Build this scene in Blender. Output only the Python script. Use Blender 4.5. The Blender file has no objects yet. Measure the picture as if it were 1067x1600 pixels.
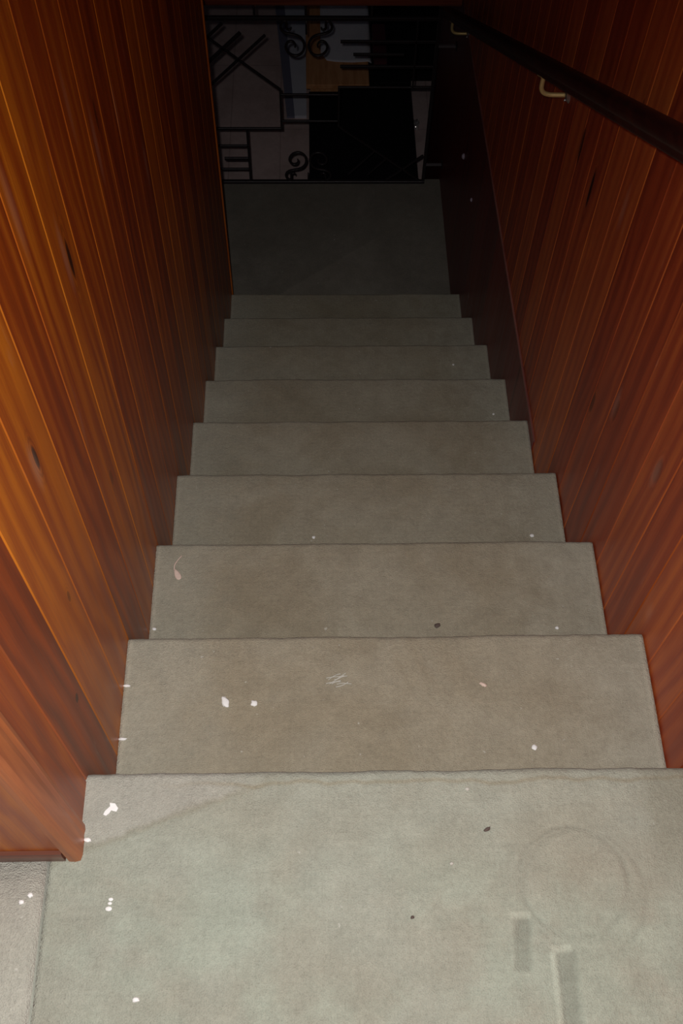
import bpy, bmesh, math, random
from mathutils import Vector, Matrix, noise

# ------------------------------------------------------------------ camera
CX, CY, CZ = -0.113195, -0.434029, 1.404063
PITCH, YAW, ROLL, FPX = 1.031387, -0.045064, 0.030783, 1648.08
W = 0.4248          # half width of the stairwell
G, H = 0.285933, 0.19433   # going and rise of a step
ZL = -9 * H         # landing level
ZF = -2.3           # floor of the lower room
YG = 3.089          # the iron railing stands here

scene = bpy.context.scene
cp, sp = math.cos(PITCH), math.sin(PITCH)
Zr = Matrix.Rotation(YAW, 3, 'Z')
D = Zr @ Vector((0, cp, -sp)); U = Zr @ Vector((0, sp, cp)); X = Zr @ Vector((1, 0, 0))
cr, sr = math.cos(ROLL), math.sin(ROLL)
X, U = X * cr + U * sr, -X * sr + U * cr
cd = bpy.data.cameras.new('camera')
cam = bpy.data.objects.new('camera', cd)
scene.collection.objects.link(cam)
cd.sensor_fit = 'VERTICAL'; cd.sensor_height = 24.0; cd.sensor_width = 16.0
cd.lens = FPX / 1600 * 24.0
cd.clip_start = 0.02
cam.matrix_world = Matrix(((X.x, U.x, -D.x, CX), (X.y, U.y, -D.y, CY), (X.z, U.z, -D.z, CZ), (0, 0, 0, 1)))
scene.camera = cam

# ------------------------------------------------------------------ world and light
wd = bpy.data.worlds.new('world'); scene.world = wd; wd.use_nodes = True
wd.node_tree.nodes['Background'].inputs[0].default_value = (0.5, 0.55, 0.7, 1)
wd.node_tree.nodes['Background'].inputs[1].default_value = 0.01
# the camera's flash, the light the photograph was taken with
FL = bpy.data.lights.new('flash', 'SPOT')
FL.energy = 98; FL.color = (1.0, 0.985, 0.96)
FL.spot_size = math.radians(129); FL.spot_blend = 1.0; FL.shadow_soft_size = 0.012
flo = bpy.data.objects.new('flash', FL); scene.collection.objects.link(flo)
flo.location = (CX - 0.03, CY + 0.01, CZ + 0.035)
AIM = Vector((-0.09, 0.06, -1.0))
flo.rotation_euler = AIM.to_track_quat('-Z', 'Y').to_euler()

vs = scene.view_settings
vs.view_transform = 'Standard'; vs.look = 'None'; vs.gamma = 1.0; vs.use_curve_mapping = False
vs.exposure = 0.0
scene.cycles.max_bounces = 6
try:
    scene.cycles.use_denoising = True
except Exception:
    pass

# ------------------------------------------------------------------ node helper
class NT:
    def __init__(s, name):
        s.m = bpy.data.materials.new(name); s.m.use_nodes = True
        s.t = s.m.node_tree; s.b = s.t.nodes['Principled BSDF']
    def n(s, typ, **k):
        o = s.t.nodes.new(typ)
        for a, v in k.items(): setattr(o, a, v)
        return o
    def put(s, sock, v):
        if isinstance(v, bpy.types.NodeSocket): s.t.links.new(v, sock)
        elif v is not None:
            if hasattr(sock.default_value, '__len__') and not hasattr(v, '__len__'): v = [v] * len(sock.default_value)
            if hasattr(v, '__len__') and len(sock.default_value) == 4 and len(v) == 3: v = (*v, 1)
            sock.default_value = v
    def M(s, op, a, b=None, c=None, clamp=False):
        o = s.n('ShaderNodeMath', operation=op, use_clamp=clamp)
        s.put(o.inputs[0], a)
        if b is not None: s.put(o.inputs[1], b)
        if c is not None: s.put(o.inputs[2], c)
        return o.outputs[0]
    def comb(s, x, y, z):
        o = s.n('ShaderNodeCombineXYZ'); s.put(o.inputs[0], x); s.put(o.inputs[1], y); s.put(o.inputs[2], z)
        return o.outputs[0]
    def noise(s, vec, scale, detail=3, rough=.5, dist=0):
        o = s.n('ShaderNodeTexNoise'); s.put(o.inputs['Vector'], vec)
        o.inputs['Scale'].default_value = scale; o.inputs['Detail'].default_value = detail
        o.inputs['Roughness'].default_value = rough; o.inputs['Distortion'].default_value = dist
        return o.outputs['Fac']
    def mix(s, f, a, b, mode='MIX'):
        o = s.n('ShaderNodeMix', data_type='RGBA', blend_type=mode)
        s.put(o.inputs[0], f); s.put(o.inputs[6], a); s.put(o.inputs[7], b)
        return o.outputs[2]
    def rng(s, v, a, b, c=0.0, d=1.0, smooth=True):
        o = s.n('ShaderNodeMapRange'); o.interpolation_type = 'SMOOTHSTEP' if smooth else 'LINEAR'
        s.put(o.inputs[0], v)
        for i, q in enumerate((a, b, c, d)): o.inputs[i + 1].default_value = q
        return o.outputs[0]
    def coords(s):
        o = s.n('ShaderNodeTexCoord'); p = s.n('ShaderNodeSeparateXYZ')
        s.t.links.new(o.outputs['Object'], p.inputs[0])
        return o.outputs['Object'], p.outputs
    def bump(s, h, dist, strength=1.0):
        o = s.n('ShaderNodeBump'); o.inputs['Distance'].default_value = dist; o.inputs['Strength'].default_value = strength
        s.put(o.inputs['Height'], h); s.put(s.b.inputs['Normal'], o.outputs[0])

def flat(name, col, rough=.6, metal=0.0, nscale=60, namp=.15, spec=.5, bump=0.0):
    t = NT(name); obj, _ = t.coords()
    f = t.noise(obj, nscale, 4)
    dark = tuple(c * (1 - namp) for c in col); lite = tuple(min(1, c * (1 + namp)) for c in col)
    t.put(t.b.inputs['Base Color'], t.mix(f, dark, lite))
    t.b.inputs['Roughness'].default_value = rough; t.b.inputs['Metallic'].default_value = metal
    t.b.inputs['Specular IOR Level'].default_value = spec
    if bump: t.bump(f, bump)
    return t.m

def wood_planks(name, axis, pitch, off, knots=(), smears=(), dark=(.14, .022, .006), mid=(.36, .068, .006), lite=(.62, .18, .010), rough=.36, seed=0.0, gcol=(.62, .2, .012), groove=True, gamp=.9):
    t = NT(name); obj, o = t.coords()
    a = o[axis]; z = o[2]
    u = t.M('DIVIDE', t.M('SUBTRACT', a, off), pitch)
    idx = t.M('FLOOR', u)
    wn = t.n('ShaderNodeTexWhiteNoise', noise_dimensions='1D')
    t.put(wn.inputs['W'], t.M('ADD', idx, seed + 3.3)); r = wn.outputs['Value']
    # long grain: growth rings cut lengthwise, wandering slowly along the board
    warp = t.noise(t.comb(t.M('MULTIPLY', a, 9), t.M('MULTIPLY', z, 1.6), t.M('MULTIPLY', r, 40)), 1, 3, .5, .4)
    ph = t.M('ADD', t.M('MULTIPLY', a, 170), t.M('ADD', t.M('MULTIPLY', warp, 22), t.M('MULTIPLY', r, 50)))
    rings = t.M('MULTIPLY_ADD', t.M('SINE', ph), .5, .5)
    streak = t.noise(t.comb(t.M('MULTIPLY', a, 55), t.M('MULTIPLY', z, 1.3), t.M('MULTIPLY', r, 30)), 1, 5, .6, .3)
    fine = t.noise(t.comb(t.M('MULTIPLY', a, 420), t.M('MULTIPLY', z, 7), r), 1, 3, .6)
    v = t.M('ADD', t.M('MULTIPLY', rings, .19), t.M('ADD', t.M('MULTIPLY_ADD', streak, .66, .05), t.M('MULTIPLY', fine, .30)))
    v = t.M('ADD', v, t.M('MULTIPLY_ADD', r, .34, -.17))
    cr_ = t.n('ShaderNodeValToRGB'); e = cr_.color_ramp.elements
    e[0].position = .22; e[0].color = (*dark, 1); e[1].position = .92; e[1].color = (*lite, 1)
    m_ = e.new(.58); m_.color = (*mid, 1)
    t.put(cr_.inputs[0], v); col = cr_.outputs[0]
    blot = t.rng(t.noise(obj, 3.2, 3), .35, .7)
    col = t.mix(t.M('MULTIPLY', blot, .28), col, (.24, .034, .014))
    # worn, dull streaks rubbed into the varnish
    rub = t.noise(t.comb(t.M('MULTIPLY', a, 32), t.M('MULTIPLY', z, 5.5), seed), 1, 4, .65, .2)
    col = t.mix(t.M('MULTIPLY', t.rng(rub, .62, .80), .30), col, (.50, .27, .20))
    for (ky, kz, ry, rz, st) in knots:
        dx = t.M('DIVIDE', t.M('SUBTRACT', a, ky), ry); dz = t.M('DIVIDE', t.M('SUBTRACT', z, kz), rz)
        d = t.M('SQRT', t.M('ADD', t.M('MULTIPLY', dx, dx), t.M('MULTIPLY', dz, dz)))
        d = t.M('ADD', d, t.M('MULTIPLY_ADD', fine, .5, -.25))
        ring = t.M('MULTIPLY', t.M('MULTIPLY_ADD', t.M('SINE', t.M('MULTIPLY', d, 9)), .5, .5), t.rng(d, 3.2, 1.0))
        col = t.mix(t.M('MULTIPLY', ring, .45 * st), col, (.12, .018, .006))
        col = t.mix(t.M('MULTIPLY', t.rng(d, 1.15, .6), st), col, (.02, .007, .006))
    for (ky, kz, ry, rz, st) in smears:
        dx = t.M('DIVIDE', t.M('SUBTRACT', a, ky), ry); dz = t.M('DIVIDE', t.M('SUBTRACT', z, kz), rz)
        d = t.M('SQRT', t.M('ADD', t.M('MULTIPLY', dx, dx), t.M('MULTIPLY', dz, dz)))
        d = t.M('ADD', d, t.M('MULTIPLY_ADD', streak, 1.2, -.6))
        col = t.mix(t.M('MULTIPLY', t.rng(d, 1.3, .2), st), col, (.62, .42, .34))
    if groove:
        # bare, unstained timber inside the V joints between the boards
        wn2 = t.n('ShaderNodeTexWhiteNoise', noise_dimensions='1D'); t.put(wn2.inputs['W'], t.M('ADD', t.M('ROUND', u), seed + 9.7))
        fr = t.M('FRACT', u); ed = t.M('MINIMUM', fr, t.M('SUBTRACT', 1.0, fr))
        gm = t.rng(ed, .030, .012)
        col = t.mix(t.M('MULTIPLY', gm, t.M('MULTIPLY_ADD', t.M('POWER', wn2.outputs['Value'], 2.2), gamp, .08)), col, gcol)
    t.put(t.b.inputs['Base Color'], col)
    t.put(t.b.inputs['Roughness'], t.M('MULTIPLY_ADD', streak, .25, rough - .1))
    t.b.inputs['Specular IOR Level'].default_value = .35
    t.bump(v, .0008, .5)
    return t.m

def plain_wood(name, dark, lite, axis_scale=(60, 3, 60), rough=.35):
    t = NT(name); obj, o = t.coords()
    vec = t.comb(t.M('MULTIPLY', o[0], axis_scale[0]), t.M('MULTIPLY', o[1], axis_scale[1]), t.M('MULTIPLY', o[2], axis_scale[2]))
    f = t.noise(vec, 1, 5, .6, .5)
    t.put(t.b.inputs['Base Color'], t.mix(t.rng(f, .3, .7), dark, lite))
    t.b.inputs['Roughness'].default_value = rough; t.bump(f, .0006, .5)
    return t.m

def carpet(name, a, b, soil, seed, extras=None, bumpd=.0035):
    t = NT(name); obj, o = t.coords()
    mp = t.n('ShaderNodeVectorMath', operation='ADD'); t.put(mp.inputs[0], obj); mp.inputs[1].default_value = (seed, seed * 1.7, seed * .6)
    vec = mp.outputs[0]
    tuft = t.noise(vec, 520, 2, .7); mid = t.noise(vec, 130, 3, .65); clump = t.noise(vec, 28, 4, .6)
    big = t.noise(vec, 5.5, 4, .55, .6); wear = t.noise(vec, 2.6, 3, .5)
    col = t.mix(t.rng(big, .34, .66), a, b)
    col = t.mix(t.M('MULTIPLY', t.rng(wear, .48, .72), .45), col, soil)
    shade = t.M('ADD', .44, t.M('ADD', t.M('MULTIPLY', tuft, .42), t.M('ADD', t.M('MULTIPLY', mid, .38), t.M('MULTIPLY', clump, .42))))
    # cross ribs of the woven backing showing through the pile
    rib = t.M('MULTIPLY_ADD', t.M('SINE', t.M('MULTIPLY', o[0], 760)), .5, .5)
    rib = t.M('MULTIPLY', rib, t.M('MULTIPLY_ADD', t.M('SINE', t.M('MULTIPLY', o[1], 620)), .5, .5))
    shade = t.M('ADD', shade, t.M('MULTIPLY_ADD', rib, .04, -.01))
    hgt = t.M('ADD', t.M('MULTIPLY', tuft, .6), t.M('ADD', t.M('MULTIPLY', mid, .7), t.M('MULTIPLY', clump, .8)))
    if extras: col, shade, hgt = extras(t, o, col, shade, hgt, clump, mid)
    sv = t.comb(shade, shade, shade)
    col = t.mix(1.0, col, sv, 'MULTIPLY')
    # scattered light fibres
    fib = t.rng(t.noise(vec, 75, 2, .5), .73, .80)
    col = t.mix(t.M('MULTIPLY', fib, .4), col, (.72, .72, .66))
    t.put(t.b.inputs['Base Color'], col)
    t.b.inputs['Roughness'].default_value = 1.0; t.b.inputs['Specular IOR Level'].default_value = .08
    t.b.inputs['Sheen Weight'].default_value = .12
    t.bump(hgt, bumpd, .8)
    return t.m

def rect_mask(t, o, x0, x1, y0, y1, soft, skew=0.0):
    xx = t.M('SUBTRACT', o[0], t.M('MULTIPLY', t.M('SUBTRACT', o[1], y1), skew))
    m = t.M('MULTIPLY', t.rng(xx, x0 - soft, x0 + soft), t.rng(xx, x1 + soft, x1 - soft))
    return t.M('MULTIPLY', m, t.M('MULTIPLY', t.rng(o[1], y0 - soft, y0 + soft), t.rng(o[1], y1 + soft, y1 - soft)))

def ring_mask(t, o, cx, cy, rx, ry, w):
    dx = t.M('DIVIDE', t.M('SUBTRACT', o[0], cx), rx); dy = t.M('DIVIDE', t.M('SUBTRACT', o[1], cy), ry)
    d = t.M('SQRT', t.M('ADD', t.M('MULTIPLY', dx, dx), t.M('MULTIPLY', dy, dy)))
    return t.rng(t.M('ABSOLUTE', t.M('SUBTRACT', d, 1.0)), w, 0.0)

def floor_extras(t, o, col, shade, hgt, clump, mid):
    # pile crushed by furniture: two bar-shaped dents and a faint round ring; dent shading painted into the colour
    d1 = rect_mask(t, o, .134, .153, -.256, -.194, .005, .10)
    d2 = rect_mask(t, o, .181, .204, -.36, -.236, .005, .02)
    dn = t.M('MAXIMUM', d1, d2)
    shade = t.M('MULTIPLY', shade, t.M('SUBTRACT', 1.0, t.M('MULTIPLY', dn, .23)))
    l1 = rect_mask(t, o, .128, .153, -.196, -.187, .002)
    l2 = rect_mask(t, o, .174, .200, -.236, -.227, .002)
    l3 = rect_mask(t, o, .172, .180, -.36, -.235, .002)
    shade = t.M('ADD', shade, t.M('MULTIPLY', t.M('MAXIMUM', l1, t.M('MAXIMUM', l2, l3)), .22))
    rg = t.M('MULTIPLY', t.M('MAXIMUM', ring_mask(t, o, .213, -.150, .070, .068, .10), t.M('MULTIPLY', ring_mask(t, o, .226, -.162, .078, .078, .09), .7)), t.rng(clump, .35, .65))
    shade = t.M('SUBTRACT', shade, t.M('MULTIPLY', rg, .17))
    hgt = t.M('SUBTRACT', hgt, t.M('MULTIPLY', dn, 1.1)); hgt = t.M('SUBTRACT', hgt, t.M('MULTIPLY', rg, .6))
    # cleaner wedge beside the wall corner, bounded by a dirt line
    edge = t.M('SUBTRACT', o[1], t.M('MULTIPLY_ADD', o[0], .38, .055))
    edge = t.M('ADD', edge, t.M('MULTIPLY_ADD', clump, .03, -.015))
    cl = t.M('MULTIPLY', t.rng(edge, -.004, .006), t.rng(o[0], -.16, -.28))
    col = t.mix(t.M('MULTIPLY', cl, .75), col, (.38, .37, .325))
    ln = t.M('MULTIPLY', t.rng(t.M('ABSOLUTE', edge), .009, 0.0), t.rng(o[0], -.10, -.30))
    col = t.mix(t.M('MULTIPLY', ln, .35), col, (.22, .19, .13))
    # brown tide mark along the worn nosing
    b = t.M('ADD', o[1], t.M('MULTIPLY_ADD', t.noise(t.comb(t.M('MULTIPLY', o[0], 12), 0, 0), 1, 2), .03, .003))
    tm = t.M('MULTIPLY', t.rng(t.M('ABSOLUTE', b), .005, 0), t.rng(o[0], -.36, -.2))
    col = t.mix(t.M('MULTIPLY', tm, .4), col, (.25, .2, .12))
    dk = t.M('MULTIPLY', t.rng(t.M('ADD', o[0], t.M('MULTIPLY_ADD', clump, .10, -.05)), .305, .345), t.rng(o[1], -.18, -.09))
    col = t.mix(t.M('MULTIPLY', dk, .45), col, (.20, .19, .14))
    # cloudy pale green, washed out pile
    gr = t.rng(t.noise(t.comb(o[0], o[1], 2.0), 6.0, 4, .6), .40, .62)
    gr = t.M('MULTIPLY', gr, t.rng(o[1], -.03, -.22))
    col = t.mix(t.M('MULTIPLY', gr, .5), col, (.37, .43, .355))
    return col, shade, hgt

def step_extras(t, o, col, shade, hgt, clump, mid):
    # footfall wear: the middle of each tread is browner, the ends keep their pale pile
    c = t.rng(t.M('ABSOLUTE', t.M('ADD', o[0], t.M('MULTIPLY_ADD', clump, .12, -.06))), .24, .42)
    col = t.mix(t.M('MULTIPLY', c, .45), col, (.40, .395, .33))
    shade = t.M('ADD', shade, t.M('MULTIPLY', t.rng(t.M('ABSOLUTE', o[0]), .412, .423), .22))
    return col, shade, hgt

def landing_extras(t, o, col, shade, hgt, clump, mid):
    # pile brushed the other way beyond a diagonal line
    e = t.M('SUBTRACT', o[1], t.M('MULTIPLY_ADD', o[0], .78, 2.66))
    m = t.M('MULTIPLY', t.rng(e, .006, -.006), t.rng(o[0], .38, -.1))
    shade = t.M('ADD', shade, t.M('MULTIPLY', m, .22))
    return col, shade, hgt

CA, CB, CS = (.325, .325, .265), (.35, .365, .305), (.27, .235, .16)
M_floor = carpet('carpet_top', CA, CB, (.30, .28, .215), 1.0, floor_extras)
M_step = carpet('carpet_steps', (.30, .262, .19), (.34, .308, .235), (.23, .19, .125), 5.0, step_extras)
M_land = carpet('carpet_landing', (.19, .17, .14), (.225, .205, .17), (.165, .145, .115), 9.0, landing_extras)  # same carpet as the steps, with the light's falloff darkened into its colour
M_strip = carpet('carpet_strip', (.38, .37, .32), (.42, .42, .36), (.31, .30, .24), 14.0)
KL = [(.538, .411, .007, .035, .9), (.834, .395, .006, .03, .6), (.225, .425, .006, .022, .9), (.065, .107, .006, .010, .8),
      (.16, .21, .005, .012, .5), (1.0, -.2, .008, .03, .5), (.44, .05, .007, .02, .4)]
SL = [(.52, .43, .010, .06, .20), (.80, .37, .012, .07, .20), (.70, .52, .01, .07, .12), (.216, .42, .012, .045, .25), (1.13, .05, .008, .06, .28),
      (.97, .30, .008, .06, .2), (.40, .62, .012, .08, .16), (.13, -.10, .05, .05, .08)]
KR = [(1.16, -.035, .008, .05, .95), (1.29, -.04, .010, .05, .85), (.80, -.25, .009, .03, .6), (.69, -.127, .010, .03, .4), (.47, .01, .012, .03, .35), (1.02, .26, .006, .02, .6)]
SR = [(.70, -.12, .012, .05, .22), (.475, .0, .014, .04, .22), (.96, .10, .012, .05, .16), (.25, -.27, .01, .04, .3), (.30, -.15, .01, .03, .15)]
PL, PR = .0975, .0967
M_wl = wood_planks('pine_left', 1, PL, .087, KL, SL)
M_wr = wood_planks('pine_right', 1, PR, .52, KR, SR, seed=7.0, dark=(.19, .022, .012), mid=(.42, .072, .022), lite=(.62, .15, .035), gcol=(.62, .18, .02), gamp=.45)
M_we = wood_planks('pine_end', 0, .1, -.53, rough=.3, seed=3.0)
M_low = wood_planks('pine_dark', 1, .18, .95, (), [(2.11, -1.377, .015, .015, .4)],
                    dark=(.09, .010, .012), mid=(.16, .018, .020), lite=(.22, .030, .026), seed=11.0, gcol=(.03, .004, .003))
M_trimo = plain_wood('trim_orange', (.42, .09, .012), (.62, .17, .02), (40, 40, 3), .35)
M_trim = plain_wood('trim_pine', (.26, .055, .018), (.42, .105, .03), (60, 60, 3), .3)
M_trimc = plain_wood('trim_corner', (.36, .085, .018), (.55, .16, .035), (60, 60, 3), .4)
M_base = plain_wood('base_wood', (.13, .045, .03), (.22, .09, .06), (3, 60, 60), .35)
M_ledge = plain_wood('trim_ledge', (.16, .05, .045), (.26, .10, .08), (60, 3, 60), .35)
M_rail = plain_wood('handrail_wood', (.024, .0045, .004), (.05, .010, .007), (50, 2, 50), .45)
M_cap = plain_wood('cap_wood', (.17, .035, .022), (.30, .08, .04), (3, 60, 60), .35)
M_brass = flat('aged_brass', (.90, .68, .30), .45, .55, 90, .15)
M_steel = flat('zinc_plate', (.62, .60, .62), .38, .9, 90, .1)
M_iron = flat('black_iron', (.034, .026, .029), .40, .3, 120, .4, bump=.0004)
M_ceil = flat('ceiling_paint', (.45, .42, .38), .9, 0, 30, .05)
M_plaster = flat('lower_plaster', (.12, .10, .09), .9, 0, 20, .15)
M_blk = flat('black_lacquer', (.010, .009, .011), .6, 0, 40, .3, spec=.25)
M_tan = plain_wood('tan_wood', (.62, .27, .11), (.80, .40, .19), (40, 4, 40), .55)
M_white = flat('white_board', (.82, .82, .96), .7, 0, 12, .10)
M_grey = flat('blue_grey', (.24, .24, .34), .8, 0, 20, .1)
M_cloth = flat('white_cloth', (.84, .82, .90), .95, 0, 160, .14, spec=.1, bump=.001)
M_red = flat('dark_red_cloth', (.10, .018, .028), .85, 0, 80, .3)
M_lint = flat('white_lint', (.85, .85, .84), .7, 0, 200, .1)
M_lug = flat('worn_iron', (.16, .14, .15), .5, .2, 120, .2)
M_dome = flat('lilac_dome', (.40, .34, .42), .6, 0, 200, .1)
M_fluff = flat('grey_fluff', (.50, .49, .44), .9, 0, 200, .1)
M_petal = flat('dry_petal', (.72, .56, .48), .7, 0, 200, .15)
M_dirt = flat('dark_crumb', (.10, .07, .06), .8, 0, 200, .3)
M_foil = flat('crumpled_foil', (.75, .7, .68), .25, .6, 60, .2)

# ------------------------------------------------------------------ mesh helpers
COL = scene.collection
def link(name, bm, mat, parent=None, kind=None, smooth=False):
    bmesh.ops.recalc_face_normals(bm, faces=bm.faces)
    me = bpy.data.meshes.new(name); bm.to_mesh(me); bm.free()
    me.materials.append(mat)
    if smooth:
        for p in me.polygons: p.use_smooth = True
    o = bpy.data.objects.new(name, me); COL.objects.link(o)
    if parent: o.parent = parent
    if kind: o['kind'] = kind
    return o

def empty(name, loc=(0, 0, 0)):
    o = bpy.data.objects.new(name, None); COL.objects.link(o); o.location = loc
    return o

def adopt(child, par):
    child.parent = par; child.matrix_parent_inverse = Matrix.Translation(-Vector(par.location))

def tag(o, label, cat, group=None):
    o['label'] = label; o['category'] = cat
    if group: o['group'] = group
    return o

def box(bm, x0, x1, y0, y1, z0, z1, bev=0.0):
    r = bmesh.ops.create_cube(bm, size=1)
    vs_ = r['verts']
    for v in vs_:
        v.co = Vector(((x0 + x1) / 2 + v.co.x * (x1 - x0), (y0 + y1) / 2 + v.co.y * (y1 - y0), (z0 + z1) / 2 + v.co.z * (z1 - z0)))
    if bev:
        es = list({e for v in vs_ for e in v.link_edges})
        bmesh.ops.bevel(bm, geom=es, offset=bev, segments=2, affect='EDGES', profile=.6)

def beam(bm, p0, p1, wy, wn, bev=.0012):
    """square bar from p0 to p1; wy = thickness along world y, wn = thickness across"""
    p0, p1 = Vector(p0), Vector(p1); d = (p1 - p0); L = d.length; d.normalize()
    y = Vector((0, 1, 0)); n = d.cross(y).normalized()
    r = bmesh.ops.create_cube(bm, size=1); vs_ = r['verts']
    for v in vs_:
        c = v.co.copy(); v.co = (p0 + p1) / 2 + d * c.x * L + y * c.y * wy + n * c.z * wn
    es = list({e for v in vs_ for e in v.link_edges})
    bmesh.ops.bevel(bm, geom=es, offset=bev, segments=1, affect='EDGES')

def tube(bm, pts, rad, seg=10, flat_y=1.0):
    pts = [Vector(p) for p in pts]; n = len(pts)
    rads = rad if hasattr(rad, '__len__') else [rad] * n
    up = None; rings = []
    for i, p in enumerate(pts):
        d = (pts[min(i + 1, n - 1)] - pts[max(i - 1, 0)]).normalized()
        if up is None:
            up = Vector((0, 1, 0)) if abs(d.y) < .9 else Vector((1, 0, 0))
        a = (up - d * up.dot(d)).normalized(); up = a; b = d.cross(a)
        rings.append([bm.verts.new(p + (a * math.cos(t) * flat_y + b * math.sin(t)) * rads[i]) for t in [2 * math.pi * k / seg for k in range(seg)]])
    for i in range(n - 1):
        for k in range(seg):
            bm.faces.new((rings[i][k], rings[i][(k + 1) % seg], rings[i + 1][(k + 1) % seg], rings[i + 1][k]))
    bm.faces.new(rings[0][::-1]); bm.faces.new(rings[-1])

def smooth_path(pts, sub=6):
    pts = [Vector(p) for p in pts]; out = []
    for i in range(len(pts) - 1):
        a = pts[max(i - 1, 0)]; b = pts[i]; c = pts[i + 1]; d = pts[min(i + 2, len(pts) - 1)]
        for k in range(sub):
            t = k / sub
            out.append(.5 * ((2 * b) + (c - a) * t + (2 * a - 5 * b + 4 * c - d) * t * t + (3 * b - a - 3 * c + d) * t ** 3))
    out.append(pts[-1]); return out

def extrude_poly(bm, poly, axis, a0, a1):
    """poly: 2-D points in the plane of the two other axes"""
    def P(p, a):
        if axis == 0: return (a, p[0], p[1])
        if axis == 1: return (p[0], a, p[1])
        return (p[0], p[1], a)
    A = [bm.verts.new(P(p, a0)) for p in poly]; B = [bm.verts.new(P(p, a1)) for p in poly]
    n = len(poly)
    for i in range(n): bm.faces.new((A[i], A[(i + 1) % n], B[(i + 1) % n], B[i]))
    bm.faces.new(A[::-1]); bm.faces.new(B)

def planked(face, back, s0, s1, pitch, off, gd=.0014, gw=.0022, sgn=1):
    """plan outline of a planked wall: list of (depth coordinate, along) with V grooves"""
    pts = [(face, s0)]
    k = math.ceil((s0 + gw + .002 - off) / pitch)
    while off + k * pitch < s1 - gw - .002:
        c = off + k * pitch
        pts += [(face, c - gw), (face - sgn * gd, c), (face, c + gw)]
        k += 1
    pts += [(face, s1), (back, s1), (back, s0)]
    return pts

# ------------------------------------------------------------------ the setting
ZT = 2.3
# left wall: boards from the stairhead to the landing
bm = bmesh.new()
extrude_poly(bm, planked(-W - .0002, -1.5, -.070, 2.300, PL, .087, sgn=1), 2, ZL - .02, ZT)
link('wall_left', bm, M_wl, kind='structure')
# end of that wall, facing the stairhead
bm = bmesh.new()
pts = [(y_, x_) for (x_, y_) in []]
poly = []
x = -1.5; poly.append((-1.5, -.110))
for gx in [-1.33, -1.23, -1.13, -1.03, -.93, -.83, -.73, -.63, -.53]:
    poly += [(gx - .004, -.110), (gx, -.1065), (gx + .004, -.110)]
poly += [(-.4300, -.110), (-.4300, -.0702), (-1.5, -.0702)]
extrude_poly(bm, poly, 2, .0005, ZT)
link('wall_left_end', bm, M_we, kind='structure')
# corner moulding at the stairhead, with its small roll
bm = bmesh.new()
prof = [(-.4298, -.0705), (-.4205, -.0705), (-.4195, -.076), (-.4205, -.083), (-.4195, -.090), (-.4195, -.108), (-.4215, -.1155), (-.428, -.1170), (-.436, -.1165), (-.440, -.1102), (-.4298, -.1102)]
extrude_poly(bm, prof, 2, .0005, ZT)
link('trim_1', bm, M_trimc, kind='structure')
# little base moulding on the end wall
bm = bmesh.new()
extrude_poly(bm, [(-.1103, .0005), (-.1160, .0005), (-.1160, .022), (-.1145, .030), (-.1103, .034)], 0, -1.5, -.4405)
link('baseboard_left', bm, M_base, kind='structure')
# orange corner bead where the left wall stops at the landing
bm = bmesh.new()
extrude_poly(bm, [(-W - .0300, 2.3005), (-W + .0030, 2.3005), (-W + .0045, 2.306), (-W + .0030, 2.312), (-W - .0300, 2.312)], 2, ZL + .0005, ZT)
link('trim_2', bm, M_trimo, kind='structure')
# right wall
bm = bmesh.new()
extrude_poly(bm, planked(W + .0026, .60, -1.8, 3.70, PR, .52 - 22 * PR, sgn=-1), 2, ZF, ZT)
link('wall_right', bm, M_wr, kind='structure')
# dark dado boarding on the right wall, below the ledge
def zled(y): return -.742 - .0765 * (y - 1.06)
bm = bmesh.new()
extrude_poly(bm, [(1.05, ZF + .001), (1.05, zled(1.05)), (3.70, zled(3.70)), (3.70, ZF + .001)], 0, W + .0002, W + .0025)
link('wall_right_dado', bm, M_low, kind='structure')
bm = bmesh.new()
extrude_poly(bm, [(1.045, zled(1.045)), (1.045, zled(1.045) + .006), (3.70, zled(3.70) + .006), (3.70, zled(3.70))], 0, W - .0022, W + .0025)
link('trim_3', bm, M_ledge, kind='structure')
# ceiling, and the walls behind the photographer's back
bm = bmesh.new(); box(bm, -2.6, .60, -1.9, 6.3, ZT, ZT + .08); link('ceiling', bm, M_ceil, kind='structure')
bm = bmesh.new(); box(bm, -1.6, .60, -1.9, -1.802, 0.0, ZT); link('wall_back', bm, M_we, kind='structure')
bm = bmesh.new(); box(bm, -1.6, -1.502, -1.80, -.1, 0.0, ZT); link('wall_far_left', bm, M_we, kind='structure')
# lower room
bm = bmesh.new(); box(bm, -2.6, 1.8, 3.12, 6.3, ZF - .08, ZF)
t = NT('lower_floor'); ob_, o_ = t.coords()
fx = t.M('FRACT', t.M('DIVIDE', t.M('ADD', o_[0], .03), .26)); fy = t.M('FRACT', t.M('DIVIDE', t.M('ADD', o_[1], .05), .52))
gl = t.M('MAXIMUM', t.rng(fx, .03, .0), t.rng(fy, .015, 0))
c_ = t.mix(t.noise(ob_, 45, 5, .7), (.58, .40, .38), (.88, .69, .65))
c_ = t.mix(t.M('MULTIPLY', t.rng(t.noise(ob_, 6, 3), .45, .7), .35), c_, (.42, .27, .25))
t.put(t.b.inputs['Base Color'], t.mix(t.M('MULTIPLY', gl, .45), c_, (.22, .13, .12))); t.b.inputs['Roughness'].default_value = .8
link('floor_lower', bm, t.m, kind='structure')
bm = bmesh.new(); box(bm, -2.6, 1.8, 6.3, 6.4, ZF, ZT); link('wall_front', bm, M_plaster, kind='structure')

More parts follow.
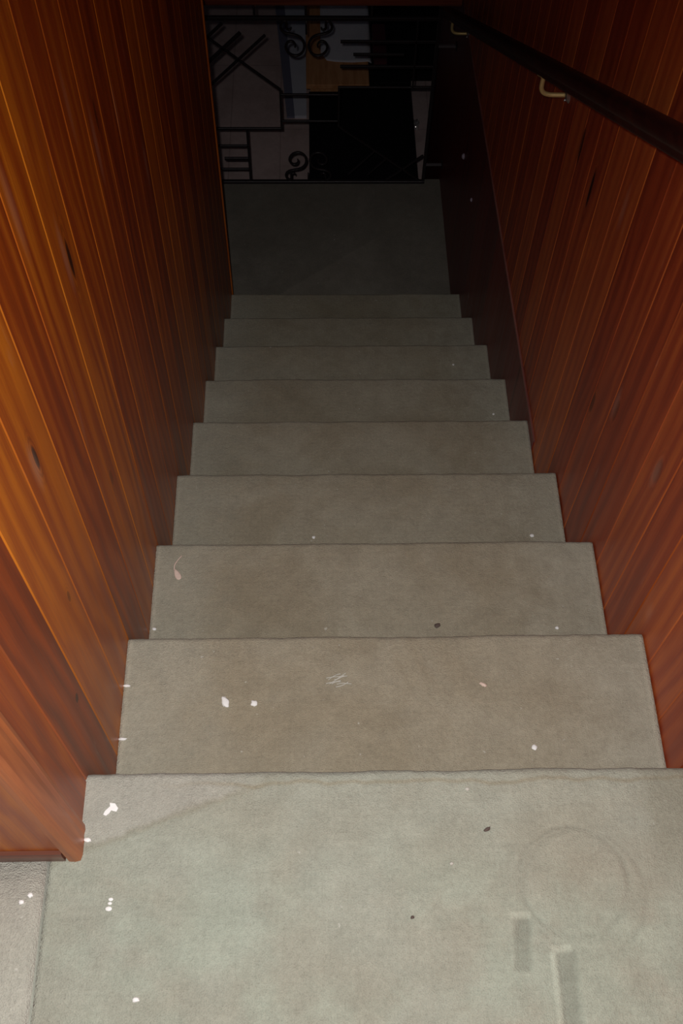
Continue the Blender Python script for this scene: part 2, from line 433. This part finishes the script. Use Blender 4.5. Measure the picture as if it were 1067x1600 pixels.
# top floor: finely gridded slab with a rounded, slightly frayed nosing
def carpet_block(name, x0, x1, prof, mat, nx, jit, parent=None, kind=None, seed=0.0):
    bm = bmesh.new(); rows = []
    for i in range(nx + 1):
        x = x0 + (x1 - x0) * i / nx; row = []
        for (y, z, fl) in prof:
            dy = dz = 0
            if fl:
                dy = fl * jit * (noise.noise(Vector((x * 9 + seed, seed, 0))) * 1.3 + noise.noise(Vector((x * 60, seed, z * 30))) * .5)
                dz = fl * jit * (noise.noise(Vector((x * 7, seed + 4, y * 3))) + noise.noise(Vector((x * 70, seed, y * 70))) * .3)
            row.append(bm.verts.new((x, y + dy, z + dz)))
        rows.append(row)
    n = len(prof)
    for i in range(nx):
        for j in range(n):
            f = bm.faces.new((rows[i][j], rows[i][(j + 1) % n], rows[i + 1][(j + 1) % n], rows[i + 1][j]))
    bm.faces.new(rows[0]); bm.faces.new(rows[-1][::-1])
    return link(name, bm, mat, parent, kind, smooth=True)

def nose(y, z, r=.012):
    return [(y - r + r * math.sin(a), z - r + r * math.cos(a), 1.0) for a in [math.pi / 2 * k / 5 for k in range(6)]]

prof = [(-1.8, -.19, 0), (-1.8, 0, 0), (-.6, 0, 0)] + [(-.5 + .04 * k, 0, .3) for k in range(12)] + nose(0, 0) + [(0.0, -.06, .4), (0, -H - .0, 0), (-.06, -H, 0), (-.06, -.19, 0)]
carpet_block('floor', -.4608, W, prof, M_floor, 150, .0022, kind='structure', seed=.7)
# the strip left of the seam
prof = [(-1.8, -.19, 0), (-1.8, .0004, 0)] + [(-1.7 + .1 * k, .0004, .3) for k in range(16)] + [(-.1105, .0, 0), (-.1105, -.19, 0)]
carpet_block('floor_strip', -1.5, -.4642, prof, M_strip, 60, .002, kind='structure', seed=3.1)
# landing
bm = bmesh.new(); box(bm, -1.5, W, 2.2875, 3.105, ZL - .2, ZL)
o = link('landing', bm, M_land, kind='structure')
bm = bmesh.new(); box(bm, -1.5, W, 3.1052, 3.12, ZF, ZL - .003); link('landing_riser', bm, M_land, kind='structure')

# ------------------------------------------------------------------ the flight of carpeted steps
st = empty('staircase', (0, 0, ZL))
tag(st, 'straight flight of eight beige-green carpeted steps going down between pine walls', 'staircase')
for k in range(1, 9):
    y0, y1, z = (k - 1) * G + .0012, k * G, -k * H
    pr = [(y0, z - H, 0), (y0, z, 0)] + [(y0 + (y1 - .012 - y0) * q, z, .45) for q in (.2, .4, .6, .8)] + nose(y1, z) + [(y1 - .001, z - .05, .5), (y1 - .001, z - H * .97, 0), (y1 - .02, z - H, 0)]
    c = carpet_block('step', -W, W, pr, M_step, 110, .0020, seed=k * 5.3)
    adopt(c, st)

# ------------------------------------------------------------------ handrail and its brackets
RX = .368
def zr(y): return .475 - .590 * (y - .67)
rd = Vector((0, 1, -.590)).normalized(); rn = Vector((0, .590, 1)).normalized()
def rail_profile():
    return [(-.014, -.026), (.014, -.026), (.016, -.020), (.016, -.010), (.022, -.004), (.0245, .006), (.021, .017), (.012, .024), (0, .026),
            (-.012, .024), (-.021, .017), (-.0245, .006), (-.022, -.004), (-.016, -.010), (-.016, -.020)]
bm = bmesh.new(); rings = []
ys = [-.35, -.345] + [-.3 + .2 * i for i in range(17)] + [3.035, 3.04]
for i, y in enumerate(ys):
    s = .85 if i in (0, len(ys) - 1) else 1.0
    c = Vector((RX, y, zr(y)))
    rings.append([bm.verts.new(c + Vector((1, 0, 0)) * px * s * .80 + rn * (pz * .74 + .006) * s) for px, pz in rail_profile()])
for a, b in zip(rings, rings[1:]):
    for k in range(15): bm.faces.new((a[k], a[(k + 1) % 15], b[(k + 1) % 15], b[k]))
bm.faces.new(rings[0]); bm.faces.new(rings[-1][::-1])
hr = empty('handrail', (RX, 1.3, zr(1.3)))
tag(hr, 'long dark brown wooden handrail sloping down the right-hand pine wall', 'handrail')
r_ = link('rail', bm, M_rail, smooth=True); adopt(r_, hr)
m_ = r_.modifiers.new('b', 'BEVEL'); m_.width = .001; m_.limit_method = 'ANGLE'
def bracket(y):
    zc = zr(y) - .016
    bm = bmesh.new()
    pts = [(RX - .002, y, zc + .004), (RX - .003, y, zc - .014), (RX - .002, y, zc - .028), (RX + .004, y, zc - .038), (RX + .016, y, zc - .043), (RX + .032, y, zc - .044), (W - .006, y, zc - .044)]
    tube(bm, smooth_path(pts, 5), .0050, 10)
    b = link('bracket', bm, M_brass, smooth=True); adopt(b, hr)
    b['label'] = 'brass bracket arm'
    bm = bmesh.new(); box(bm, RX - .012, RX + .010, y - .02, y + .02, zc + .000, zc + .003, .0008)
    for v in bm.verts: v.co.z -= (v.co.y - y) * .59
    s_ = link('saddle_plate', bm, M_brass); s_.parent = b
    bm = bmesh.new()
    bmesh.ops.create_cone(bm, cap_ends=True, segments=24, radius1=.017, radius2=.011, depth=.006, matrix=Matrix.Translation((W - .0006, y, zc - .044)) @ Matrix.Rotation(-math.pi / 2, 4, 'Y'))
    p_ = link('wall_plate', bm, M_steel, smooth=False); p_.parent = b
    bm = bmesh.new()
    bmesh.ops.create_uvsphere(bm, u_segments=10, v_segments=6, radius=.003, matrix=Matrix.Translation((W - .0040, y, zc - .057)))
    q_ = link('screw', bm, M_steel, smooth=True); q_.parent = b
bracket(1.462); bracket(2.86)

def dome(y, z, rr, label):  # small pale lilac half dome making a round spot on the boarding
    bm = bmesh.new(); bmesh.ops.create_uvsphere(bm, u_segments=20, v_segments=12, radius=rr)
    for v in bm.verts:
        v.co = Vector((W - max(0, -v.co.x) * .8 + .0001, y + v.co.y, z + v.co.z))
    tag(link('wall_dome', bm, M_dome, smooth=True), label, 'dome')
dome(2.60, -1.186, .011, 'pale round stud on the dark lower boarding of the right wall, upper one')
dome(2.33, -1.141, .007, 'small dim round stud on the dark lower boarding of the right wall, lower one')

# ------------------------------------------------------------------ iron railing at the far edge of the landing
ir = empty('iron_railing', (-.13, YG, ZL))
tag(ir, 'black wrought iron railing with scrolls and wooden cap across the landing', 'railing')
GX0, GX1 = -.622, .350
ZT_, ZB_ = -.975, ZL + .012
def ibar(name, p0, p1, th=.009, ty=.009):
    bm = bmesh.new(); beam(bm, (p0[0], YG, p0[1]), (p1[0], YG, p1[1]), ty, th)
    o = link(name, bm, M_iron); adopt(o, ir); return o
ibar('frame_rail', (GX0, ZT_), (GX1 + .006, ZT_), .013, .016)
ibar('frame_rail', (GX0, ZB_), (GX1 + .006, ZB_), .013, .016)
ibar('frame_post', (GX0, ZB_ + .0), (GX0, -.91), .012, .014)
ibar('frame_post', (GX1, ZB_ + .0), (GX1, -.91), .012, .014)
for xx in (-.327, -.14, .10): ibar('standoff', (xx, -.967), (xx, -.904), .009, .009)
CVX, CXX = -.244, -.015
ibar('frame_bar', (CVX, -1.275), (CVX, -1.463), .008)
ibar('frame_bar', (CXX, -1.268), (CXX, -1.456), .008)
ibar('cross_bar', (GX0, -1.463), (CVX + .004, -1.463), .0095)
ibar('cross_bar', (CXX - .004, -1.268), (GX1, -1.268), .008)
ibar('cross_bar', (CVX, -1.302), (CXX, -1.302), .008)
ibar('cross_bar', (CVX, -1.426), (CXX, -1.426), .008)
# upper left: long diagonal and three short ones across it
ibar('diagonal_bar', (GX0 + .004, -.957), (CVX, -1.279), .0085)
ibar('diagonal_bar', (-.600, -1.345), (-.292, -1.044), .010)
ibar('diagonal_bar', (-.560, -1.205), (-.383, -1.034), .014)
ibar('diagonal_bar', (-.535, -1.080), (-.447, -.996), .011)
# lower right: the same pattern turned round
ibar('diagonal_bar', (CXX, -1.451), (GX1 - .002, -1.742), .0075)
ibar('diagonal_bar', (.192, -1.728), (.340, -1.598), .008)
ibar('diagonal_bar', (.030, -1.697), (.136, -1.576), .007)
ibar('diagonal_bar', (.110, -1.700), (.190, -1.612), .006)
# upper right: three flat bars from the post
ibar('cross_bar', (-.012, -1.070), (GX1, -1.070), .011)
ibar('cross_bar', (.037, -1.124), (.230, -1.124), .010)
ibar('cross_bar', (-.012, -1.176), (GX1, -1.176), .011)
ibar('frame_bar', (.272, -.98), (.272, -1.268), .006)
# lower left: ladder
ibar('frame_bar', (-.384, -1.463), (-.384, -1.737), .009)
ibar('cross_bar', (GX0, -1.549), (-.384, -1.549), .009)
ibar('cross_bar', (-.486, -1.615), (-.384, -1.615), .014)
ibar('cross_bar', (GX0, -1.669), (-.384, -1.669), .009)
# scrolls, mirrored left and right, top and bottom
S = [(470, 272), (480, 292), (497, 272), (492, 236), (465, 220), (432, 234), (424, 262), (440, 300), (470, 318)]
S = [(462, 288), (478, 293), (494, 280), (497, 252), (492, 232)]
S = [(452, 268), (458, 288), (478, 292), (496, 276), (498, 246), (478, 218), (505, 205), (538, 218), (556, 258), (545, 298), (508, 322), (460, 334),
     (405, 346), (360, 372), (332, 420), (330, 468), (352, 516), (398, 544), (448, 540), (490, 512), (510, 468), (498, 424), (466, 404), (434, 412), (416, 438), (420, 466)]
S = S[:4] + [(497, 240)] + S[6:]
def s2w(c):
    px, py = 430 + c[0] * .1593, c[1] * .1593
    d = X * ((px - 533.5) / FPX) - U * ((py - 800) / FPX) + D
    tt = (YG - CY) / d.y
    return (CX + d.x * tt, YG, CZ + d.z * tt)
base = [s2w(c) for c in S]
XC, ZC = -.139, (ZT_ + ZB_) / 2
for mx in (1, -1):
    for mz in (1, -1):
        pts = [(XC + (p[0] - XC) * mx, YG, ZC + (p[2] - ZC) * mz) for p in base]
        bm = bmesh.new(); sp_ = smooth_path(pts, 5); n_ = len(sp_)
        tube(bm, sp_, [.0028 + .0020 * min(1, i / 12, (n_ - 1 - i) / 12) for i in range(n_)], 8, 1.3)
        o = link('scroll', bm, M_iron, smooth=True); adopt(o, ir)
for zz, zq in ((-.980, -1.04), (-1.738, -1.69)):
    bm = bmesh.new(); tube(bm, [(XC, YG, zz), (XC, YG, zq)], .0035, 8); o = link('stem', bm, M_iron, smooth=True); adopt(o, ir)
for zz in (-1.088, -1.646):
    bm = bmesh.new(); box(bm, GX1 - .004, W - .004, YG - .005, YG + .005, zz - .004, zz + .004, .001)
    o = link('wall_lug', bm, M_lug); adopt(o, ir)
    bm = bmesh.new(); box(bm, W - .0040, W + .0001, YG - .014, YG + .014, zz - .012, zz + .012, .0008)
    p_ = link('lug_plate', bm, M_iron); p_.parent = o; 
bm = bmesh.new()
extrude_poly(bm, [(YG - .032, -.904), (YG + .032, -.904), (YG + .035, -.897), (YG + .035, -.872), (YG + .022, -.861), (YG - .022, -.861), (YG - .035, -.872), (YG - .035, -.897)], 0, -.70, W - .0055)
o = link('wooden_cap', bm, M_cap); adopt(o, ir); o['label'] = 'reddish wooden cap rail'

# ------------------------------------------------------------------ furniture on the lower floor seen through the railing
def furn(name, label, cat, x, y, z=ZF):
    return tag(empty(name, (x, y, z)), label, cat)
def part(name, bm, mat, par, **k):
    o = link(name, bm, mat, **k); adopt(o, par); return o
# low black cabinet
c = furn('cabinet', 'low black cabinet just behind the iron railing, at the right', 'cabinet', .11, 3.58)
bm = bmesh.new(); box(bm, -.128, .345, 3.235, 3.905, ZF + .05, -1.925, .003); part('body', bm, M_blk, c)
bm = bmesh.new(); extrude_poly(bm, [(-.136, 3.225), (.353, 3.225), (.353, 3.926), (.008, 3.926), (.008, 3.890), (-.136, 3.890)], 2, -1.9245, -1.9); part('top', bm, M_blk, c)
for xa, xb in ((-.124, .106), (.112, .341)):
    bm = bmesh.new(); box(bm, xa, xb, 3.219, 3.2345, ZF + .06, -1.93, .002); d_ = part('door', bm, M_blk, c)
    bm = bmesh.new(); bmesh.ops.create_uvsphere(bm, u_segments=12, v_segments=8, radius=.009, matrix=Matrix.Translation(((.09 if xa < 0 else .128), 3.208, -2.1)))
    k_ = link('knob', bm, M_blk, smooth=True); k_.parent = d_
for xa in (-.10, .31):
    for ya in (3.26, 3.87):
        bm = bmesh.new(); box(bm, xa, xa + .03, ya, ya + .03, ZF, ZF + .0495); part('foot', bm, M_blk, c)
# tan table with a cloth
c = furn('table', 'small tan wooden table partly under a pale cloth, beyond the railing', 'table', 0, 4.4)
bm = bmesh.new(); box(bm, -.150, .155, 3.940, 4.80, -1.925, -1.90, .003); part('tabletop', bm, M_tan, c)
bm = bmesh.new(); box(bm, -.13, .135, 3.965, 4.775, -1.985, -1.9255); part('apron', bm, M_tan, c)
for xa in (-.135, .105):
    for ya in (3.96, 4.745):
        bm = bmesh.new(); box(bm, xa, xa + .035, ya, ya + .035, ZF, -1.9855, .003); part('leg', bm, M_tan, c)
bm = bmesh.new()
nx, ny = 24, 40; vv = []
for i in range(nx + 1):
    row = []
    for j in range(ny + 1):
        u, v = i / nx, j / ny
        x0 = -.078 + .022 * max(0, (v - .8) / .2) + (.030 * max(0, 1 - v / .10) if True else 0)
        x = x0 + (.172 - x0) * u; y = 4.118 + .62 * v - .012 * math.sin(u * 3) * (1 - v)
        z = -1.8965 + .006 * noise.noise(Vector((x * 14, y * 9, 0)))**2 + .003 * noise.noise(Vector((x * 40, y * 30, 3)))**2
        if x > .155: z -= (x - .155) * .8
        row.append(bm.verts.new((x, y, z)))
    vv.append(row)
for i in range(nx):
    for j in range(ny): bm.faces.new((vv[i][j], vv[i + 1][j], vv[i + 1][j + 1], vv[i][j + 1]))
cl = link('cloth', bm, M_cloth, smooth=True)
sm = cl.modifiers.new('s', 'SOLIDIFY'); sm.thickness = .002; sm.offset = 1
tag(cl, 'pale grey cloth laid over the tan table beyond the railing', 'cloth')
# black cabinet beyond, and a red cushion on it
c = furn('chest', 'narrow black chest right of the tan table, under a dark red box', 'chest', .26, 4.4)
bm = bmesh.new(); box(bm, .180, .350, 3.96, 4.85, ZF + .03, -1.912, .004); part('body', bm, M_blk, c)
bm = bmesh.new(); box(bm, .175, .355, 3.95, 4.86, -1.9115, -1.895, .003); part('top', bm, M_blk, c)
bm = bmesh.new(); box(bm, .20, .33, 3.98, 4.83, ZF, ZF + .0295); part('plinth', bm, M_blk, c)
bm = bmesh.new(); box(bm, .178, .245, 4.05, 4.36, -1.8945, -1.855, .012)
tag(link('box', bm, M_red), 'dark red narrow box lying on the black chest', 'box')
c = furn('trunk', 'large black trunk at the far right of the lower room, beside the chest', 'trunk', .8, 5.0)
bm = bmesh.new(); box(bm, .37, 1.2, 4.50, 5.6, ZF, -2.05, .004); part('body', bm, M_blk, c)
bm = bmesh.new(); box(bm, .362, 1.21, 4.49, 5.61, -2.0495, -1.99, .004); part('lid', bm, M_blk, c)
# white upright board
c = furn('plank', 'long narrow white plank lying on the lower floor left of the tan table', 'plank', -.2, 4.6)
bm = bmesh.new(); extrude_poly(bm, [(-.214, 4.197), (-.152, 4.197), (-.160, 5.35), (-.290, 5.35)], 2, ZF + .0005, ZF + .018); part('board', bm, M_white, c)
bm = bmesh.new(); extrude_poly(bm, [(-.255, 4.197), (-.2145, 4.197), (-.2905, 5.35), (-.345, 5.35)], 2, ZF + .0005, ZF + .012); o = part('shade_strip', bm, M_grey, c); o['label'] = 'bluish grey strip for the shading beside the plank'  # thin strip added to carry the bluish shading beside the board as colour
# crumpled foil by the wall
random.seed(4)
bm = bmesh.new(); bmesh.ops.create_icosphere(bm, subdivisions=3, radius=.022)
for v in bm.verts:
    v.co *= 1 + .55 * noise.noise(v.co * 90); v.co.x *= .8; v.co.y *= 1.5; v.co.z = max(v.co.z, -.014)
for v in bm.verts: v.co += Vector((.418, 4.13, ZF + .0145))
tag(link('crumpled_wrapper', bm, M_foil), 'small shiny crumpled wrapper on the lower floor right of the black cabinet', 'wrapper')

# ------------------------------------------------------------------ bits of lint and crumbs on the carpet
def bit(name, x, y, z, sx, sy, mat, label, cat='lint', rot=0.0, seed=0, h=.0022):
    bm = bmesh.new(); bmesh.ops.create_icosphere(bm, subdivisions=3, radius=1)
    R = Matrix.Rotation(rot, 3, 'Z')
    for v in bm.verts:
        q = v.co.copy(); f = 1 + .38 * noise.noise(q * 1.7 + Vector((seed * 3.1, seed, 0)))
        v.co = R @ Vector((q.x * sx * f, q.y * sy * f, q.z * h))
    o = link(name, bm, mat, smooth=True); o.location = (x, y, z + h * .7)
    return tag(o, label, cat)

GR = 'bits of lint on the carpet'
def lint(*a, **k):
    o = bit(*a, **k); o['group'] = GR; return o
# paper scrap with two lobes
bm = bmesh.new()
pts = [(-.002, .009), (.006, .008), (.011, .001), (.009, -.004), (.004, -.003), (.001, -.002), (-.001, -.006), (-.006, -.010), (-.010, -.008), (-.008, -.003), (-.004, .001), (-.001, .004)]
extrude_poly(bm, [(x * .9, y * .9) for x, y in pts], 2, 0, .0012)
o = link('paper_scrap', bm, M_lint); o.location = (-.389, -.050, .0012); tag(o, 'bright white paper scrap on the top carpet near the left wall corner', 'scrap')
bm = bmesh.new()
for yy, rr in ((-.0055, .0038), (.001, .0024), (.0058, .0028)):
    bmesh.ops.create_icosphere(bm, subdivisions=2, radius=rr, matrix=Matrix.Translation((yy * .15, yy, .0008)) @ Matrix.Diagonal((1.15, .8, .4, 1)))
o = link('lint_scrap', bm, M_lint); o.location = (-.379, -.170, .0008); tag(o, 'small white broken lint scrap on the top carpet, left, below the paper scrap', 'lint', GR)
lint('lint_speck', -.337, -.281, .001, .0042, .0032, M_lint, 'lone white speck at the bottom left of the top carpet', seed=3)
lint('lint_speck', -.490, -.166, .0015, .0036, .0028, M_lint, 'left of two white specks on the narrow carpet strip beside the seam', seed=5)
lint('lint_speck', -.480, -.158, .0015, .0036, .0030, M_lint, 'right of two white specks on the narrow carpet strip beside the seam', seed=6)
lint('lint_speck', -.485, -.318, .0015, .0040, .0036, M_lint, 'white speck on the narrow carpet strip near the bottom edge of the photo', seed=7)
lint('lint_speck', -.415, -.090, .001, .0050, .0030, M_lint, 'white fluff speck at the foot of the left wall corner moulding', seed=8)
bit('crumb', .107, -.084, .001, .0050, .0022, M_dirt, 'dark crumb on the top carpet, right of centre', 'crumb', .6, 9)
bit('crumb', .003, -.192, .001, .0025, .0018, M_dirt, 'tiny dark crumb in the middle of the top carpet', 'crumb', .2, 10)
lint('lint_speck', .085, -.030, .0008, .0028, .0024, M_fluff, 'small pale speck near the top nosing, right of the middle', seed=31)
lint('lint_speck', .057, -.127, .0008, .0026, .0022, M_fluff, 'small pale speck on the top carpet, just below left of the dark crumb', seed=32)
z1 = -H
lint('lint_speck', -.262, .171, z1, .0055, .010, M_lint, 'oblong pale fluff on the first step down, left of the round speck', rot=.3, seed=11)
lint('lint_speck', -.216, .168, z1, .0052, .0050, M_lint, 'round white speck on the first step down, left part', seed=12)
lint('lint_speck', .223, .090, z1, .0045, .0040, M_lint, 'white speck near the front of the first step down, at the right', seed=13)
lint('lint_speck', .152, .195, z1, .0060, .0028, M_petal, 'pale beige lint on the first step down, right of centre', rot=-.5, seed=14)
lint('lint_speck', -.420, .200, z1, .0060, .0022, M_lint, 'white lint at the left end of the first step down, farther one', seed=15)
lint('lint_speck', -.419, .112, z1, .0065, .0022, M_lint, 'white lint at the left end of the first step down, nearer one', seed=16)
# soft white fluff, several thin strands
bm = bmesh.new(); random.seed(9)
for i in range(9):
    a = random.uniform(.15, .65); L = random.uniform(.014, .034); cx, cy = random.uniform(-.01, .01), random.uniform(-.008, .008)
    p = [Vector((cx + math.cos(a) * L * (s - .5) , cy + math.sin(a) * L * (s - .5) + .003 * math.sin(s * 2.4 + i), .0016)) for s in [q / 6 for q in range(7)]]
    tube(bm, p, .0008, 5)
o = link('fluff_strands', bm, M_fluff); o.location = (-.080, .204, z1 + .0008); tag(o, 'faint tuft of white strands in the middle of the first step down', 'lint', GR)
z2 = -2 * H
pt = empty('dried_petal', (-.380, .506, z2)); tag(pt, 'beige dried petal with thin stem, left end of the second step down', 'petal')
bm = bmesh.new(); bmesh.ops.create_icosphere(bm, subdivisions=3, radius=1)
for v in bm.verts:
    q = v.co.copy(); w_ = 1 - .35 * q.y
    v.co = Matrix.Rotation(.45, 3, 'Z') @ Vector((q.x * .0055 * w_, q.y * .0125, q.z * .002 + .0015 + .001 * q.y * q.y)) + Vector((-.380, .500, z2 + .002))
adopt(link('blade', bm, M_petal, smooth=True), pt)
bm = bmesh.new(); tube(bm, smooth_path([(-.3865, .510, z2 + .004), (-.386, .519, z2 + .006), (-.381, .530, z2 + .005), (-.374, .541, z2 + .003)], 4), .0011, 6)
adopt(link('stem', bm, M_petal, smooth=True), pt)
bit('crumb', .109, .389, z2, .0060, .0042, M_dirt, 'dark oval crumb at the front of the second step down, right of centre', 'crumb', .5, 20)
lint('lint_speck', .332, .382, z2, .0034, .0030, M_lint, 'white speck at the front right of the second step down', seed=21)
lint('lint_speck', -.416, .388, z2, .0040, .0032, M_lint, 'white speck at the front left corner of the second step down', seed=22)
z3 = -3 * H
lint('lint_speck', -.121, .690, z3, .0036, .0034, M_lint, 'white speck at the front of the third step down, left of centre', seed=23)
lint('lint_speck', .353, .690, z3, .0044, .0038, M_lint, 'white speck at the front of the third step down, near the right end', seed=24)
lint('lint_speck', .380, 1.300, -5 * H, .0032, .0030, M_lint, 'tiny white speck at the right end of the fifth step down', seed=25)
lint('lint_speck', .313, 1.632, -6 * H, .0034, .0030, M_lint, 'tiny white speck at the right part of the sixth step down', seed=26)
